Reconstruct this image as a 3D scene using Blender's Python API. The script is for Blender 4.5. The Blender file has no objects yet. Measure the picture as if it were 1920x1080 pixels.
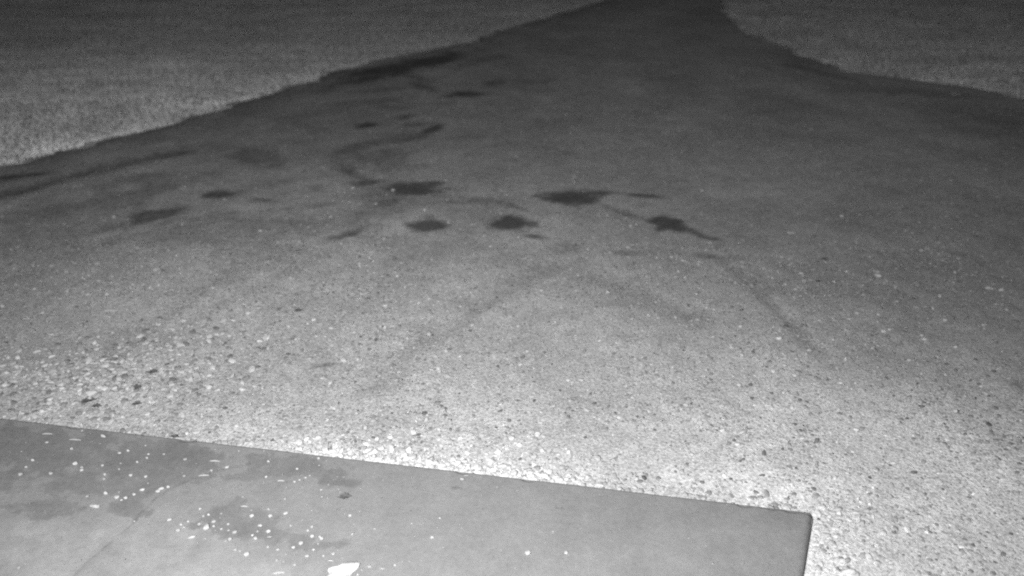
import bpy, math, random
import numpy as np
from mathutils import Vector

random.seed(7)
rng = np.random.default_rng(7)
S = bpy.context.scene
COL = S.collection

# ------------------------------------------------------------------ camera, world, lights, exposure
CAM_H, PITCH, FOCAL = 3.0, math.radians(30.0), 1400.0          # focal length in pixels of a 1920 wide frame
cam_data = bpy.data.cameras.new('camera')
cam_data.sensor_width = 36.0
cam_data.lens = FOCAL / 1920.0 * 36.0
cam_data.clip_start = 0.05
cam_data.clip_end = 1500.0
cam_data.dof.use_dof = True
cam_data.dof.focus_distance = 4.2
cam_data.dof.aperture_fstop = 0.7
cam = bpy.data.objects.new('camera', cam_data)
cam.location = (0, 0, CAM_H)
cam.rotation_euler = (math.pi / 2 - PITCH, 0, 0)
COL.objects.link(cam)
S.camera = cam

world = bpy.data.worlds.new('World')
S.world = world
world.use_nodes = True
wn, wl = world.node_tree.nodes, world.node_tree.links
wn.clear()
sky = wn.new('ShaderNodeTexSky')
sky.sky_type = 'NISHITA'
sky.sun_disc = False
sky.sun_elevation = math.radians(38)
sky.sun_rotation = math.radians(215)
bw = wn.new('ShaderNodeRGBToBW')                                # the camera sees near infrared: no colour
bg = wn.new('ShaderNodeBackground')
bg.inputs['Strength'].default_value = 0.017
wo = wn.new('ShaderNodeOutputWorld')
wl.new(sky.outputs[0], bw.inputs[0])
wl.new(bw.outputs[0], bg.inputs['Color'])
wl.new(bg.outputs[0], wo.inputs['Surface'])

moon_data = bpy.data.lights.new('moon', 'SUN')                  # faint soft light of the night sky
moon_data.energy = 0.02
moon_data.angle = math.radians(12)
moon = bpy.data.objects.new('moon', moon_data)
moon.rotation_euler = (math.radians(52), 0, math.radians(-35))
COL.objects.link(moon)

lamp_data = bpy.data.lights.new('infrared_floodlight', 'SPOT')  # the camera's own infrared floodlight, left of the lens
lamp_data.energy = 2350.0
lamp_data.spot_size = math.radians(150)
lamp_data.spot_blend = 1.0
lamp_data.shadow_soft_size = 0.035
lamp = bpy.data.objects.new('infrared_floodlight', lamp_data)
lamp.location = (-0.8, 0.0, 3.05)
lamp_aim = Vector((-0.25, 7.0, 0.0))
lamp.rotation_euler = (lamp_aim - lamp.location).to_track_quat('-Z', 'Y').to_euler()
COL.objects.link(lamp)

S.view_settings.view_transform = 'Standard'
S.view_settings.look = 'None'
S.view_settings.gamma = 1.0
S.view_settings.exposure = 0.0
S.view_settings.use_curve_mapping = False
S.render.engine = 'CYCLES'
S.cycles.filter_width = 2.1
S.cycles.use_denoising = False
S.cycles.use_adaptive_sampling = True
S.cycles.adaptive_threshold = 0.02
S.cycles.adaptive_min_samples = 12
S.cycles.max_bounces = 4
S.cycles.diffuse_bounces = 2


# ------------------------------------------------------------------ helpers
def at(px, py, z=0.0):
    """A point of the photograph (1920 x 1080) -> the point of the place at height z."""
    u, v = px - 960.0, py - 540.0
    t = (CAM_H - z) / (FOCAL * math.sin(PITCH) + v * math.cos(PITCH))
    return np.array([u * t, (FOCAL * math.cos(PITCH) - v * math.sin(PITCH)) * t, z])


def mpp(px, py, z=0.0):
    """metres per photo pixel there: across and away."""
    a = at(px, py, z)
    return abs(at(px + 1, py, z)[0] - a[0]), abs(at(px, py - 1, z)[1] - a[1])


def _hash(ix, iy, seed):
    h = (ix.astype(np.int64) * 374761393 + iy.astype(np.int64) * 668265263 + seed * 974711) & 0xffffffff
    h = ((h ^ (h >> 13)) * 1274126177) & 0xffffffff
    h = (h ^ (h >> 16)) & 0xffffffff
    return h / 4294967295.0


def noise(x, y, seed=0):
    x, y = np.asarray(x, float), np.asarray(y, float)
    ix, iy = np.floor(x), np.floor(y)
    fx, fy = x - ix, y - iy
    fx, fy = fx * fx * (3 - 2 * fx), fy * fy * (3 - 2 * fy)
    a, b = _hash(ix, iy, seed), _hash(ix + 1, iy, seed)
    c, d = _hash(ix, iy + 1, seed), _hash(ix + 1, iy + 1, seed)
    return (a * (1 - fx) + b * fx) * (1 - fy) + (c * (1 - fx) + d * fx) * fy


def fbm(x, y, seed=0, octaves=4):
    s, amp, tot = 0.0, 1.0, 0.0
    for k in range(octaves):
        s = s + amp * noise(x * 2 ** k + 17.3 * k, y * 2 ** k - 9.1 * k, seed + k)
        tot += amp
        amp *= 0.5
    return s / tot


def smooth(a, b, x):
    t = np.clip((x - a) / (b - a), 0, 1)
    return t * t * (3 - 2 * t)


def mesh_from(name, verts, faces, smooth_shade=False, attrs=None):
    """verts (n,3), faces (m,k) arrays, all faces with k corners."""
    verts = np.asarray(verts, np.float32)
    faces = np.asarray(faces, np.int32)
    m = bpy.data.meshes.new(name)
    n, k = faces.shape
    m.vertices.add(len(verts))
    m.vertices.foreach_set('co', verts.ravel())
    m.loops.add(n * k)
    m.loops.foreach_set('vertex_index', faces.ravel())
    m.polygons.add(n)
    m.polygons.foreach_set('loop_start', np.arange(0, n * k, k, dtype=np.int32))
    m.polygons.foreach_set('loop_total', np.full(n, k, np.int32))
    m.polygons.foreach_set('use_smooth', np.full(n, smooth_shade, bool))
    for an, av in (attrs or {}).items():
        a = m.attributes.new(an, 'FLOAT', 'POINT')
        a.data.foreach_set('value', np.asarray(av, np.float32).ravel())
    m.update(calc_edges=True)
    m.validate()
    return m


def link(name, mesh, mat=None, parent=None, label=None, cat=None, group=None, kind=None, loc=None):
    o = bpy.data.objects.new(name, mesh)
    COL.objects.link(o)
    if mat is not None and mesh is not None and not mesh.materials:
        mesh.materials.append(mat)
    if parent is not None:
        o.parent = parent
    if loc is not None:
        o.location = loc
    for k, v in (('label', label), ('category', cat), ('group', group), ('kind', kind)):
        if v:
            o[k] = v
    return o


def grid_faces(rows, cols):
    i = np.arange((rows - 1) * cols).reshape(rows - 1, cols)[:, :-1].ravel()
    return np.stack([i, i + 1, i + cols + 1, i + cols], 1)


class Mat:
    """small node-graph helper; all materials are grey because the place is seen in infrared"""
    def __init__(self, name, rough=0.95, spec=0.15):
        self.m = bpy.data.materials.new(name)
        self.m.use_nodes = True
        self.n, self.l = self.m.node_tree.nodes, self.m.node_tree.links
        self.b = self.n['Principled BSDF']
        self.b.inputs['Roughness'].default_value = rough
        self.b.inputs['Specular IOR Level'].default_value = spec
        self.geo = self.n.new('ShaderNodeNewGeometry')
        self.pos = self.geo.outputs['Position']

    def put(self, sock, v):
        if hasattr(v, 'links'):
            self.l.new(v, sock)
        else:
            sock.default_value = v

    def math(self, op, a, b=0.0, clamp=False):
        x = self.n.new('ShaderNodeMath')
        x.operation = op
        x.use_clamp = clamp
        self.put(x.inputs[0], a)
        self.put(x.inputs[1], b)
        return x.outputs[0]

    def noise(self, scale, detail=4.0, rough=0.55, vec=None):
        x = self.n.new('ShaderNodeTexNoise')
        x.inputs['Scale'].default_value = scale
        x.inputs['Detail'].default_value = detail
        x.inputs['Roughness'].default_value = rough
        self.l.new(vec or self.pos, x.inputs['Vector'])
        return x.outputs[0]

    def voronoi(self, scale, out='Distance', vec=None):
        x = self.n.new('ShaderNodeTexVoronoi')
        x.inputs['Scale'].default_value = scale
        self.l.new(vec or self.pos, x.inputs['Vector'])
        return x.outputs[out]

    def bw(self, v):
        x = self.n.new('ShaderNodeRGBToBW')
        self.l.new(v, x.inputs[0])
        return x.outputs[0]

    def ramp(self, v, a, b, lo, hi, smooth_=False):
        x = self.n.new('ShaderNodeMapRange')
        if smooth_:
            x.interpolation_type = 'SMOOTHSTEP'
        self.put(x.inputs['Value'], v)
        for k, val in (('From Min', a), ('From Max', b), ('To Min', lo), ('To Max', hi)):
            self.put(x.inputs[k], val)
        return x.outputs[0]

    def attr(self, name):
        x = self.n.new('ShaderNodeAttribute')
        x.attribute_name = name
        return x.outputs['Fac']

    def mix(self, f, a, b):
        x = self.n.new('ShaderNodeMix')
        x.data_type = 'FLOAT'
        self.put(x.inputs[0], f)
        self.put(x.inputs[2], a)
        self.put(x.inputs[3], b)
        return x.outputs[0]

    def base(self, v):
        x = self.n.new('ShaderNodeCombineColor')
        for k in range(3):
            self.put(x.inputs[k], v)
        self.l.new(x.outputs[0], self.b.inputs['Base Color'])
        return self

    def bump(self, h, dist, strength=1.0):
        x = self.n.new('ShaderNodeBump')
        x.inputs['Strength'].default_value = strength
        x.inputs['Distance'].default_value = dist
        self.l.new(h, x.inputs['Height'])
        self.l.new(x.outputs[0], self.b.inputs['Normal'])
        return self


# ------------------------------------------------------------------ outlines of the yard
SLAB_Z = 0.06
left_px = [(0, 316), (60, 300), (110, 284), (150, 283), (190, 272), (250, 256), (330, 237), (350, 225), (400, 214), (470, 190),
           (540, 170), (600, 152), (640, 134), (700, 119), (800, 100), (870, 85), (940, 60), (1000, 44), (1060, 25),
           (1130, 5), (1165, -12), (1215, -60)]
right_px = [(1920, 190), (1870, 176), (1800, 165), (1700, 151), (1600, 139), (1565, 132), (1500, 106), (1440, 80), (1400, 66), (1365, 45),
            (1354, 25), (1350, 0), (1352, -30), (1350, -60)]
LP = np.array([at(*p)[:2] for p in left_px])
RP = np.array([at(*p)[:2] for p in right_px])
lx0, rx0 = LP[0], RP[0]
LP = np.vstack([[-30, -4], [-30, 2.0], [-16, 4.5], lx0 + [-2.6, -1.0], LP, LP[-1] + [14, 60], LP[-1] + [40, 170]])
RP = np.vstack([[30, -4], [30, 5.0], [16, rx0[1] - 2.2], rx0 + [1.8, -0.7], RP, RP[-1] + [15.5, 60], RP[-1] + [42, 170]])


def mono(P):
    out = [P[0]]
    for p in P[1:]:
        if p[1] > out[-1][1] + 1e-3:
            out.append(p)
    return np.array(out)


LP, RP = mono(LP), mono(RP)


def left_edge(y):
    return np.interp(y, LP[:, 1], LP[:, 0]) + .5 * (fbm(y * 4.5, y * 0 + .5, 301, 4) - .5)


def right_edge(y):
    return np.interp(y, RP[:, 1], RP[:, 0]) + .5 * (fbm(y * 4.5, y * 0 + .5, 305, 4) - .5)


# ------------------------------------------------------------------ damp stains and wheel tracks of the yard (world space)
# photo position, half width, half height (photo px), tilt in photo px of rise per px, darkness
stain_px = [
    (1072, 376, 66, 15, 0, 1.0), (1115, 369, 45, 9, 0, .8), (1195, 372, 52, 5, .08, .75), (800, 428, 42, 12, 0, .95), (955, 425, 44, 12, .06, 1.0),
    (1006, 449, 24, 6, .15, .75), (1252, 427, 38, 14, .1, 1.0), (1305, 443, 26, 7, .4, .7), (1335, 453, 24, 4, .1, .6),
    (770, 358, 80, 14, .02, .95), (690, 348, 42, 8, 0, .7), (725, 386, 38, 8, -.2, .6), (645, 447, 38, 10, -.25, .75),
    (300, 406, 60, 18, -.2, .75), (215, 432, 70, 16, -.3, .45), (415, 369, 50, 8, 0, .75), (488, 381, 46, 6, .1, .55),
    (868, 181, 42, 6, 0, .8), (928, 160, 28, 7, 0, .55), (1000, 156, 55, 5, -.05, .4), (690, 238, 26, 7, -.1, .8), (762, 224, 24, 5, 0, .55),
    (812, 248, 22, 9, -.3, .85), (750, 264, 60, 9, -.2, .45), (670, 282, 55, 12, -.3, .5), (640, 318, 34, 12, .2, .45),
    (730, 135, 95, 18, -.2, .8), (820, 116, 75, 13, -.2, .8), (620, 170, 60, 10, -.25, .4), (900, 380, 95, 8, .08, .45),
    (600, 392, 34, 5, -.1, .4), (1060, 472, 42, 13, 0, .42), (1180, 481, 46, 6, .05, .4), (1335, 487, 44, 6, .08, .55),
    (40, 335, 44, 8, -.1, .8), (30, 365, 60, 10, -.25, .6), (605, 692, 26, 6, -.1, .55), (790, 165, 40, 8, .2, .5),
    (705, 195, 60, 6, -.1, .4), (840, 197, 24, 4, 0, .45), (1180, 405, 46, 5, .35, .45), (960, 390, 30, 4, .3, .5), (1090, 428, 22, 4, 0, .3),
    (1700, 175, 160, 12, .1, .35), (1540, 140, 60, 10, .35, .45), (1450, 200, 130, 40, .1, .25), (1830, 230, 140, 34, .1, .3), (260, 440, 120, 30, -.25, .22),
    (120, 400, 160, 26, -.25, .42), (60, 450, 150, 34, -.2, .3), (100, 296, 90, 7, -.2, .5), (330, 345, 90, 10, -.1, .25), (540, 345, 80, 8, -.15, .25),
    (560, 270, 80, 10, -.2, .28), (600, 215, 90, 9, -.2, .35), (740, 205, 60, 5, 0, .35), (780, 150, 40, 5, .15, .55), (900, 118, 60, 8, -.2, .45), (720, 172, 60, 6, -.1, .45), (650, 200, 40, 5, -.1, .4),
    (790, 238, 30, 5, -.1, .5), (700, 270, 40, 6, -.15, .5), (770, 265, 40, 5, -.1, .5), (655, 300, 30, 8, -.2, .4), (655, 328, 36, 9, .35, .6), (690, 343, 30, 7, .3, .6), (880, 262, 60, 4, 0, .3), (1000, 285, 40, 4, 0, .25), (520, 400, 60, 5, 0, .35), (850, 385, 40, 5, .1, .45),
    (1020, 175, 50, 6, 0, .3), (1130, 105, 60, 10, 0, .25), (1000, 160, 50, 4, 0, .35), (1210, 150, 80, 10, .1, .2), (1300, 180, 90, 14, .1, .2), (1907, 728, 22, 12, 0, .4),
]
STAINS = []
for px, py, rx, ry, tilt, d in stain_px:
    c = at(px, py)
    mx, my = mpp(px, py)
    STAINS.append((c[0], c[1], rx * mx * 1.08, ry * my * 1.12, tilt * my / mx, d))
track_px = [
    ([(1035, 500), (970, 530), (900, 572), (820, 620), (760, 660), (705, 725)], 28, .26),
    ([(1080, 490), (1140, 530), (1200, 560), (1290, 590)], 30, .17),
    ([(1350, 490), (1400, 530), (1445, 575), (1490, 615), (1525, 660), (1560, 692)], 16, .27),
    ([(345, 288), (260, 303), (160, 328), (60, 355), (-60, 385)], 20, .55),
    ([(520, 440), (400, 525), (320, 585), (240, 640), (130, 715)], 26, .20),
    ([(640, 455), (560, 500), (430, 560), (300, 640)], 18, .14),
    ([(1130, 388), (1165, 405), (1215, 418)], 5, .5),
    ([(1700, 560), (1760, 660), (1850, 780), (1920, 860)], 40, .12),
]
TRACKS = []
for pts, w, d in track_px:
    W = np.array([at(*p)[:2] for p in pts])
    TRACKS.append((W, w * mpp(*pts[len(pts) // 2])[0], d))


def seg_dist(x, y, W):
    best = np.full(np.shape(x), 1e9)
    for (ax, ay), (bx, by) in zip(W[:-1], W[1:]):
        dx, dy = bx - ax, by - ay
        t = np.clip(((x - ax) * dx + (y - ay) * dy) / (dx * dx + dy * dy), 0, 1)
        best = np.minimum(best, np.hypot(x - ax - t * dx, y - ay - t * dy))
    return best


def damp(x, y):
    wob = (fbm(x * 4, y * 5, 40) - .5) * 1.6
    wob2 = (fbm(x * 9, y * 17, 50, 3) - .5) * 1.0
    out = np.zeros(np.shape(x))
    for cx, cy, rx, ry, k, d in STAINS:
        dx = x - cx
        dy = (y - cy) + k * dx                       # photo tilt downwards = towards the camera
        q = np.hypot(dx / rx, dy / ry) + wob * .55 + wob2 * .65
        out = np.maximum(out, d * smooth(1.4, .25, q))
    c = at(480, 340)
    field = np.exp(-((x - c[0]) / 3.2) ** 2 - ((y - c[1]) / 2.6) ** 2)
    out = np.maximum(out, .5 * field * smooth(.46, .66, fbm(x * 1.3, y * 1.6, 45)))
    out = np.maximum(out, .55 * np.exp(-np.maximum(x - left_edge(y), 0) / .7) * smooth(.2, .6, fbm(x * 1.5, y * 1.5, 46)))
    out = np.maximum(out, .32 * np.exp(-np.maximum(right_edge(y) - x, 0) / .6) * smooth(.25, .6, fbm(x * 1.5, y * 1.5, 47)))
    for W, w, d in TRACKS:
        q = seg_dist(x, y, W) / (1.9 * w) + wob * .5 + wob2 * .4
        out = np.maximum(out, 1.05 * d * smooth(1.4, .0, q))
    return out


def rut(x, y):
    z = np.zeros(np.shape(x))
    for W, w, d in TRACKS:
        z = z - .010 * smooth(1.7, .0, seg_dist(x, y, W) / w)
    return z


# slab edges on the yard: far edge A-B, right edge B-C (traced at the slab's top)
SA, SB, SC = (at(0, 783, SLAB_Z)[:2], at(1527, 960, SLAB_Z)[:2], at(1507, 1080, SLAB_Z)[:2])
UA = (SA - SB) / np.linalg.norm(SA - SB)             # along the far edge, to the left
UB = (SC - SB) / np.linalg.norm(SC - SB)             # along the right edge, towards the camera
MI = np.linalg.inv(np.column_stack([UA, UB]))


def slab_uv(x, y):
    dx, dy = x - SB[0], y - SB[1]
    return MI[0, 0] * dx + MI[0, 1] * dy, MI[1, 0] * dx + MI[1, 1] * dy


def yard_z(x, y):
    z = .012 + .03 * fbm(x * .9, y * .9, 3, 3) + .008 * fbm(x * 6, y * 6, 9, 2) + rut(x, y)
    u, w = slab_uv(x, y)
    bank = np.exp(-np.maximum(-w, 0) / .10) * smooth(-.15, .1, u) * (w < 0)
    near = smooth(-.35, -.04, np.minimum(u, w))
    z = z * (1 - near) + near * (.020 + .006 * fbm(x * 9, y * 9, 78, 2)) + .017 * bank * (.25 + .75 * noise(x * 7, y * 7, 77))
    under = smooth(.012, .06, np.minimum(u, w))
    return z * (1 - under) + .006 * under


def pale(x, y):
    u, w = slab_uv(x, y)
    edge = np.exp(-np.maximum(-w, 0) / .22) * smooth(-.6, .3, u) * smooth(5.2, 2.0, u)
    edge2 = np.exp(-np.maximum(-u, 0) / .25) * (u < 0) * smooth(-.6, .2, w)
    blot = fbm(x * .8 + 3, y * .55, 21, 4)
    br = smooth(.6, 2.4, x) * smooth(4.6, 2.6, y)
    s1, s2 = at(1350, 490), at(1900, 850)                 # the darker ground outside the curving wheel track
    side = ((x - s1[0]) * (s1[1] - s2[1]) + (y - s1[1]) * (s2[0] - s1[0])) / math.hypot(s2[0] - s1[0], s2[1] - s1[1])
    out = smooth(-.25, .35, side + (fbm(x * 2, y * 2, 23) - .5) * .5) * smooth(1.0, 1.8, x) * smooth(9, 6, y)
    t1, t2 = at(0, 515), at(420, 400)                     # the darker ground up to the left
    side = ((x - t1[0]) * (t1[1] - t2[1]) + (y - t1[1]) * (t2[0] - t1[0])) / math.hypot(t2[0] - t1[0], t2[1] - t1[1])
    upl = smooth(-.2, .4, side + (fbm(x * 2, y * 2, 24) - .5) * .6) * smooth(-1.2, -2.2, x)
    far = smooth(8, 14, y)  # far track lightened in colour, making up for weak light out there
    c = at(860, 505)
    far = far + .75 * np.exp(-((x - c[0]) / 1.8) ** 2 - ((y - c[1]) / 1.0) ** 2)
    c = at(840, 325)
    far = far + .8 * np.exp(-((x - c[0]) / 1.1) ** 2 - ((y - c[1]) / .7) ** 2) * fbm(x * 3, y * 4, 26)
    return np.clip(.75 * edge + .4 * edge2 + 1.5 * br - .32 * out - .22 * upl + .35 * far + (blot - .5) * 1.1, -.5, 1.6)


# ------------------------------------------------------------------ materials
m = Mat('gravel_fines')
d_ = m.attr('damp')
p_ = m.attr('pale')
n1, n2, n3 = m.noise(55, 5, .7), m.noise(9, 4, .6), m.noise(1.3, 5, .55)
cells = m.bw(m.voronoi(85, 'Color'))
alb = m.math('ADD', m.ramp(n1, .3, .7, .24, .42), m.ramp(cells, 0, 1, -.09, .09))
alb = m.math('MULTIPLY', alb, m.ramp(n2, .3, .7, .86, 1.12))
alb = m.math('MULTIPLY', alb, m.ramp(n3, .3, .7, .85, 1.12))
alb = m.math('MULTIPLY', alb, m.ramp(p_, -.5, 1.6, .78, 1.62))
wet = m.math('ADD', d_, m.math('MULTIPLY', m.math('SUBTRACT', m.noise(16, 5, .65), .5), m.ramp(d_, 0, .25, 0, .7)))
alb = m.math('MULTIPLY', alb, m.ramp(wet, .02, .9, 1.0, .28, True))
m.base(alb).bump(m.math('ADD', m.noise(70, 4, .7), m.voronoi(60)), .004, .6)
M_YARD = m.m

m = Mat('gravel_stone')
alb = m.math('MULTIPLY', m.attr('tone'), m.ramp(m.noise(160, 3), .3, .7, .85, 1.15))
m.base(alb)
M_STONE = m.m

m = Mat('concrete')
st = m.attr('stain')
ck = m.attr('crack')
n1, n2, n3 = m.noise(38, 6, .7), m.noise(6, 5, .6), m.noise(210, 3, .6)
alb = m.math('MULTIPLY', m.ramp(n1, .3, .7, .155, .19), m.ramp(n2, .3, .7, .90, 1.10))
alb = m.math('MULTIPLY', alb, m.ramp(n3, .3, .7, .93, 1.07))
sv = m.math('ADD', st, m.math('MULTIPLY', m.math('SUBTRACT', m.noise(20, 6, .7), .5), m.ramp(st, 0, .4, .3, .8)))
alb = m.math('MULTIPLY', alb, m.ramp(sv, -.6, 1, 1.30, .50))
alb = m.math('MULTIPLY', alb, m.ramp(ck, 0, 1, 1.0, .72))
m.base(alb).bump(m.math('ADD', m.noise(60, 5, .7), m.noise(220, 3)), .0025, .7)
M_SLAB = m.m

m = Mat('meadow_soil')
alb = m.math('MULTIPLY', m.ramp(m.noise(30, 5, .7), .3, .7, .42, .56), m.ramp(m.noise(.9, 4), .3, .7, .8, 1.15))
m.base(alb).bump(m.noise(40, 5, .7), .02, .8)
M_SOIL = m.m

m = Mat('grass_blade', rough=.8)
m.base(m.math('MULTIPLY', m.attr('tone'), m.ramp(m.noise(1.1, 4), .3, .7, .85, 1.12)))
M_GRASS = m.m


def plain(name, v, var=.12, scale=40, rough=.9):
    m = Mat(name, rough)
    m.base(m.ramp(m.noise(scale, 4), .3, .7, v * (1 - var), v * (1 + var))).bump(m.noise(scale * 1.7, 4), .002, .5)
    return m.m


M_WHITE = plain('white_quartz', .45)
M_PALE = plain('pale_limestone', .35)
M_CHALK = plain('chalky_pebble', .34, .2)
M_BUFF = plain('buff_pebble', .25, .2)
M_DULL = plain('dull_stone', .28)
M_DARK = plain('dark_stone', .11)
M_LEAF = plain('dead_leaf', .085, .3, 60)
M_SPLINTER = plain('bleached_wood', .34, .1, 90)
M_PAPER = plain('white_paper', .37, .03, 20, .8)

# ------------------------------------------------------------------ ground sheet (meadow soil to the horizon)
k = 60
gx = np.sign(np.linspace(-1, 1, k)) * np.abs(np.linspace(-1, 1, k)) ** 2.2 * 450
X, Y = np.meshgrid(gx, gx + 60)
link('ground', mesh_from('ground', np.stack([X, Y, X * 0], -1).reshape(-1, 3), grid_faces(k, k)), M_SOIL,
     label='bare soil under the grass on both sides of the gravel yard', cat='ground', kind='structure')

# ------------------------------------------------------------------ gravel yard that narrows into a track
ys = np.concatenate([np.linspace(-3.9, 1.4, 16)[:-1], np.geomspace(1.4, 24, 430), np.geomspace(24, 180, 40)[1:]])
rows = []
for y in ys:
    L, R = float(left_edge(np.array(y))), float(right_edge(np.array(y)))
    w = (max(y, 0) * .866 + 1.5) * .686 * 1.18 + .25
    a, b = max(L + .35, -w), min(R - .35, w)
    if b - a < .5:
        a, b = L + (R - L) * .3, L + (R - L) * .7
    xs = np.concatenate([np.linspace(L, a, 10)[:-1], np.linspace(a, b, 360), np.linspace(b, R, 10)[1:]])
    rows.append(np.stack([xs, np.full(len(xs), y)], 1))
V = np.array(rows)
nc = V.shape[1]
V = V.reshape(-1, 2)
link('gravel_yard', mesh_from('gravel_yard', np.column_stack([V, yard_z(V[:, 0], V[:, 1])]), grid_faces(len(ys), nc), True,
                              {'damp': damp(V[:, 0], V[:, 1]), 'pale': pale(V[:, 0], V[:, 1])}), M_YARD,
     label='grey gravel yard with dark damp stains, narrowing into a track between grass', cat='yard', kind='structure')

# ------------------------------------------------------------------ concrete slab with rounded edges and a crack
BR = .035
us = np.concatenate([[0, .002, .005, .010, .016, .023, .030, .036, .045], np.arange(.056, 6.4, .0125)])
ws = np.concatenate([[0, .002, .005, .010, .016, .023, .030, .036, .045], np.arange(.056, 1.6, .0125), np.arange(1.62, 3.4, .1)])
U, W = np.meshgrid(us, ws)
UX = SB[0] + U * UA[0] + W * UB[0]
UY = SB[1] + U * UA[1] + W * UB[1]


def edge_drop(d, r):
    q = np.clip(r - d, 0, r)
    return r - np.sqrt(r * r - q * q * .9)


rag = .006 * (fbm(UX * 9, UY * 9, 61) - .5)
chip = smooth(.60, .74, fbm(UX * 11, UY * 11, 63, 3))
Z = SLAB_Z - edge_drop(np.maximum(U + rag * (U < .05) - .004 * chip, 0), BR) - edge_drop(np.maximum(W - .016 * chip, 0), .014) + .004 * (fbm(UX * 1.2, UY * 1.2, 62, 3) - .5)
crack_pts = np.array([at(*p, SLAB_Z)[:2] for p in [(470, 868), (400, 884), (350, 903), (325, 912), (290, 935), (262, 963), (240, 990), (214, 1008), (186, 1036), (165, 1053), (140, 1078), (90, 1130)]])
cd = seg_dist(UX + .012 * (fbm(UX * 20, UY * 20, 65) - .5), UY + .012 * (fbm(UX * 20, UY * 20, 66) - .5), crack_pts)
crack = smooth(.009, .001, cd) * (.45 + .55 * smooth(.35, .6, fbm(UX * 6, UY * 6, 68)))
Z = Z - .002 * crack
stain = np.zeros_like(U)
for px, py, rx, ry, t, d in [(90, 850, 200, 55, .1, .5), (260, 880, 130, 50, .1, .5), (60, 915, 90, 38, 0, .4), (110, 948, 150, 26, 0, .5), (150, 905, 260, 62, 0, .42), (300, 900, 120, 30, -.1, .4),
                             (330, 850, 160, 32, .1, .55), (470, 985, 100, 36, .15, .42), (420, 960, 70, 26, 0, .4), (560, 1010, 90, 34, 0, .4), (700, 895, 140, 24, .12, .3),
                             (560, 880, 110, 26, .1, .42), (450, 893, 40, 9, 0, .42), (620, 1020, 80, 18, -.1, .5), (745, 1004, 40, 6, 0, .3), (860, 935, 200, 40, .12, .25), (1200, 965, 380, 42, .11, .25),
                             (800, 1050, 60, 22, 0, .25), (855, 914, 18, 4, 0, .55), (1050, 953, 10, 3, 0, .45), (640, 905, 60, 10, .1, .5),
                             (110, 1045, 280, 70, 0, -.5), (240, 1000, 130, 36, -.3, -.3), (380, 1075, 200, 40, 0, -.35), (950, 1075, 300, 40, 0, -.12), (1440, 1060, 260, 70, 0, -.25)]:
    c = at(px, py, SLAB_Z)
    mx, my = mpp(px, py, SLAB_Z)
    dx = UX - c[0]
    dy = UY - c[1] + t * my / mx * dx
    q = np.hypot(dx / (rx * mx), dy / (ry * my)) + (fbm(UX * 5, UY * 6, 71) - .5) * 1.7 + (fbm(UX * 16, UY * 22, 72) - .5) * .9
    s = d * smooth(1.45, .2, q)
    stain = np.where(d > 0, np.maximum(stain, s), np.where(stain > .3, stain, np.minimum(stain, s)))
nu, nw = len(us), len(ws)
top = np.stack([UX, UY, Z], -1).reshape(-1, 3)
faces = grid_faces(nw, nu)
border = np.concatenate([np.arange(nu), np.arange(1, nw) * nu + nu - 1, (nw - 1) * nu + np.arange(nu - 2, -1, -1), np.arange(nw - 2, 0, -1) * nu])
skirt = top[border].copy()
skirt[:, 2] = -.09
base = len(top)
i = np.arange(len(border))
j = (i + 1) % len(border)
side = np.stack([border[i], base + i, base + j, border[j]], 1)
link('concrete_slab', mesh_from('concrete_slab', np.vstack([top, skirt]), np.vstack([faces[:, ::-1], side[:, ::-1]]), True,
                                {'stain': np.concatenate([stain.ravel(), stain.ravel()[border] * 0 + .5]),
                                 'crack': np.concatenate([crack.ravel(), border * 0])}), M_SLAB,
     label='smooth grey concrete slab with a straight edge, faint crack and damp stains', cat='slab', kind='structure')

# ------------------------------------------------------------------ loose gravel (nobody could count it)
ph = (1 + 5 ** .5) / 2
ICO_V = np.array([(-1, ph, 0), (1, ph, 0), (-1, -ph, 0), (1, -ph, 0), (0, -1, ph), (0, 1, ph), (0, -1, -ph), (0, 1, -ph), (ph, 0, -1), (ph, 0, 1), (-ph, 0, -1), (-ph, 0, 1)]) / math.hypot(1, ph)
ICO_F = np.array([(0, 11, 5), (0, 5, 1), (0, 1, 7), (0, 7, 10), (0, 10, 11), (1, 5, 9), (5, 11, 4), (11, 10, 2), (10, 7, 6), (7, 1, 8), (3, 9, 4), (3, 4, 2), (3, 2, 6), (3, 6, 8), (3, 8, 9), (4, 9, 5), (2, 4, 11), (6, 2, 10), (8, 6, 7), (9, 8, 1)])
OCT_V = np.array([(1, 0, 0), (-1, 0, 0), (0, 1, 0), (0, -1, 0), (0, 0, 1), (0, 0, -1)], float)
OCT_F = np.array([(0, 2, 4), (2, 1, 4), (1, 3, 4), (3, 0, 4), (2, 0, 5), (1, 2, 5), (3, 1, 5), (0, 3, 5)])


def scatter(x, y, z, r, tone, BV, BF):
    n = len(x)
    V = BV[None] * (1 + rng.normal(0, .16, (n, len(BV), 1)))
    V = V * np.stack([r, r * rng.uniform(.6, 1, n), r * rng.uniform(.25, .55, n)], 1)[:, None]
    tl = rng.normal(0, .3, n)[:, None]
    V = np.stack([V[..., 0] * np.cos(tl) - V[..., 2] * np.sin(tl), V[..., 1], V[..., 0] * np.sin(tl) + V[..., 2] * np.cos(tl)], -1)
    a = rng.uniform(0, 6.283, n)[:, None]
    V = np.stack([V[..., 0] * np.cos(a) - V[..., 1] * np.sin(a), V[..., 0] * np.sin(a) + V[..., 1] * np.cos(a), V[..., 2]], -1)
    V = V + np.stack([x, y, z], 1)[:, None]
    F = BF[None] + (np.arange(n) * len(BV))[:, None, None]
    return V.reshape(-1, 3), F.reshape(-1, 3), np.repeat(tone, len(BV))


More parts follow.
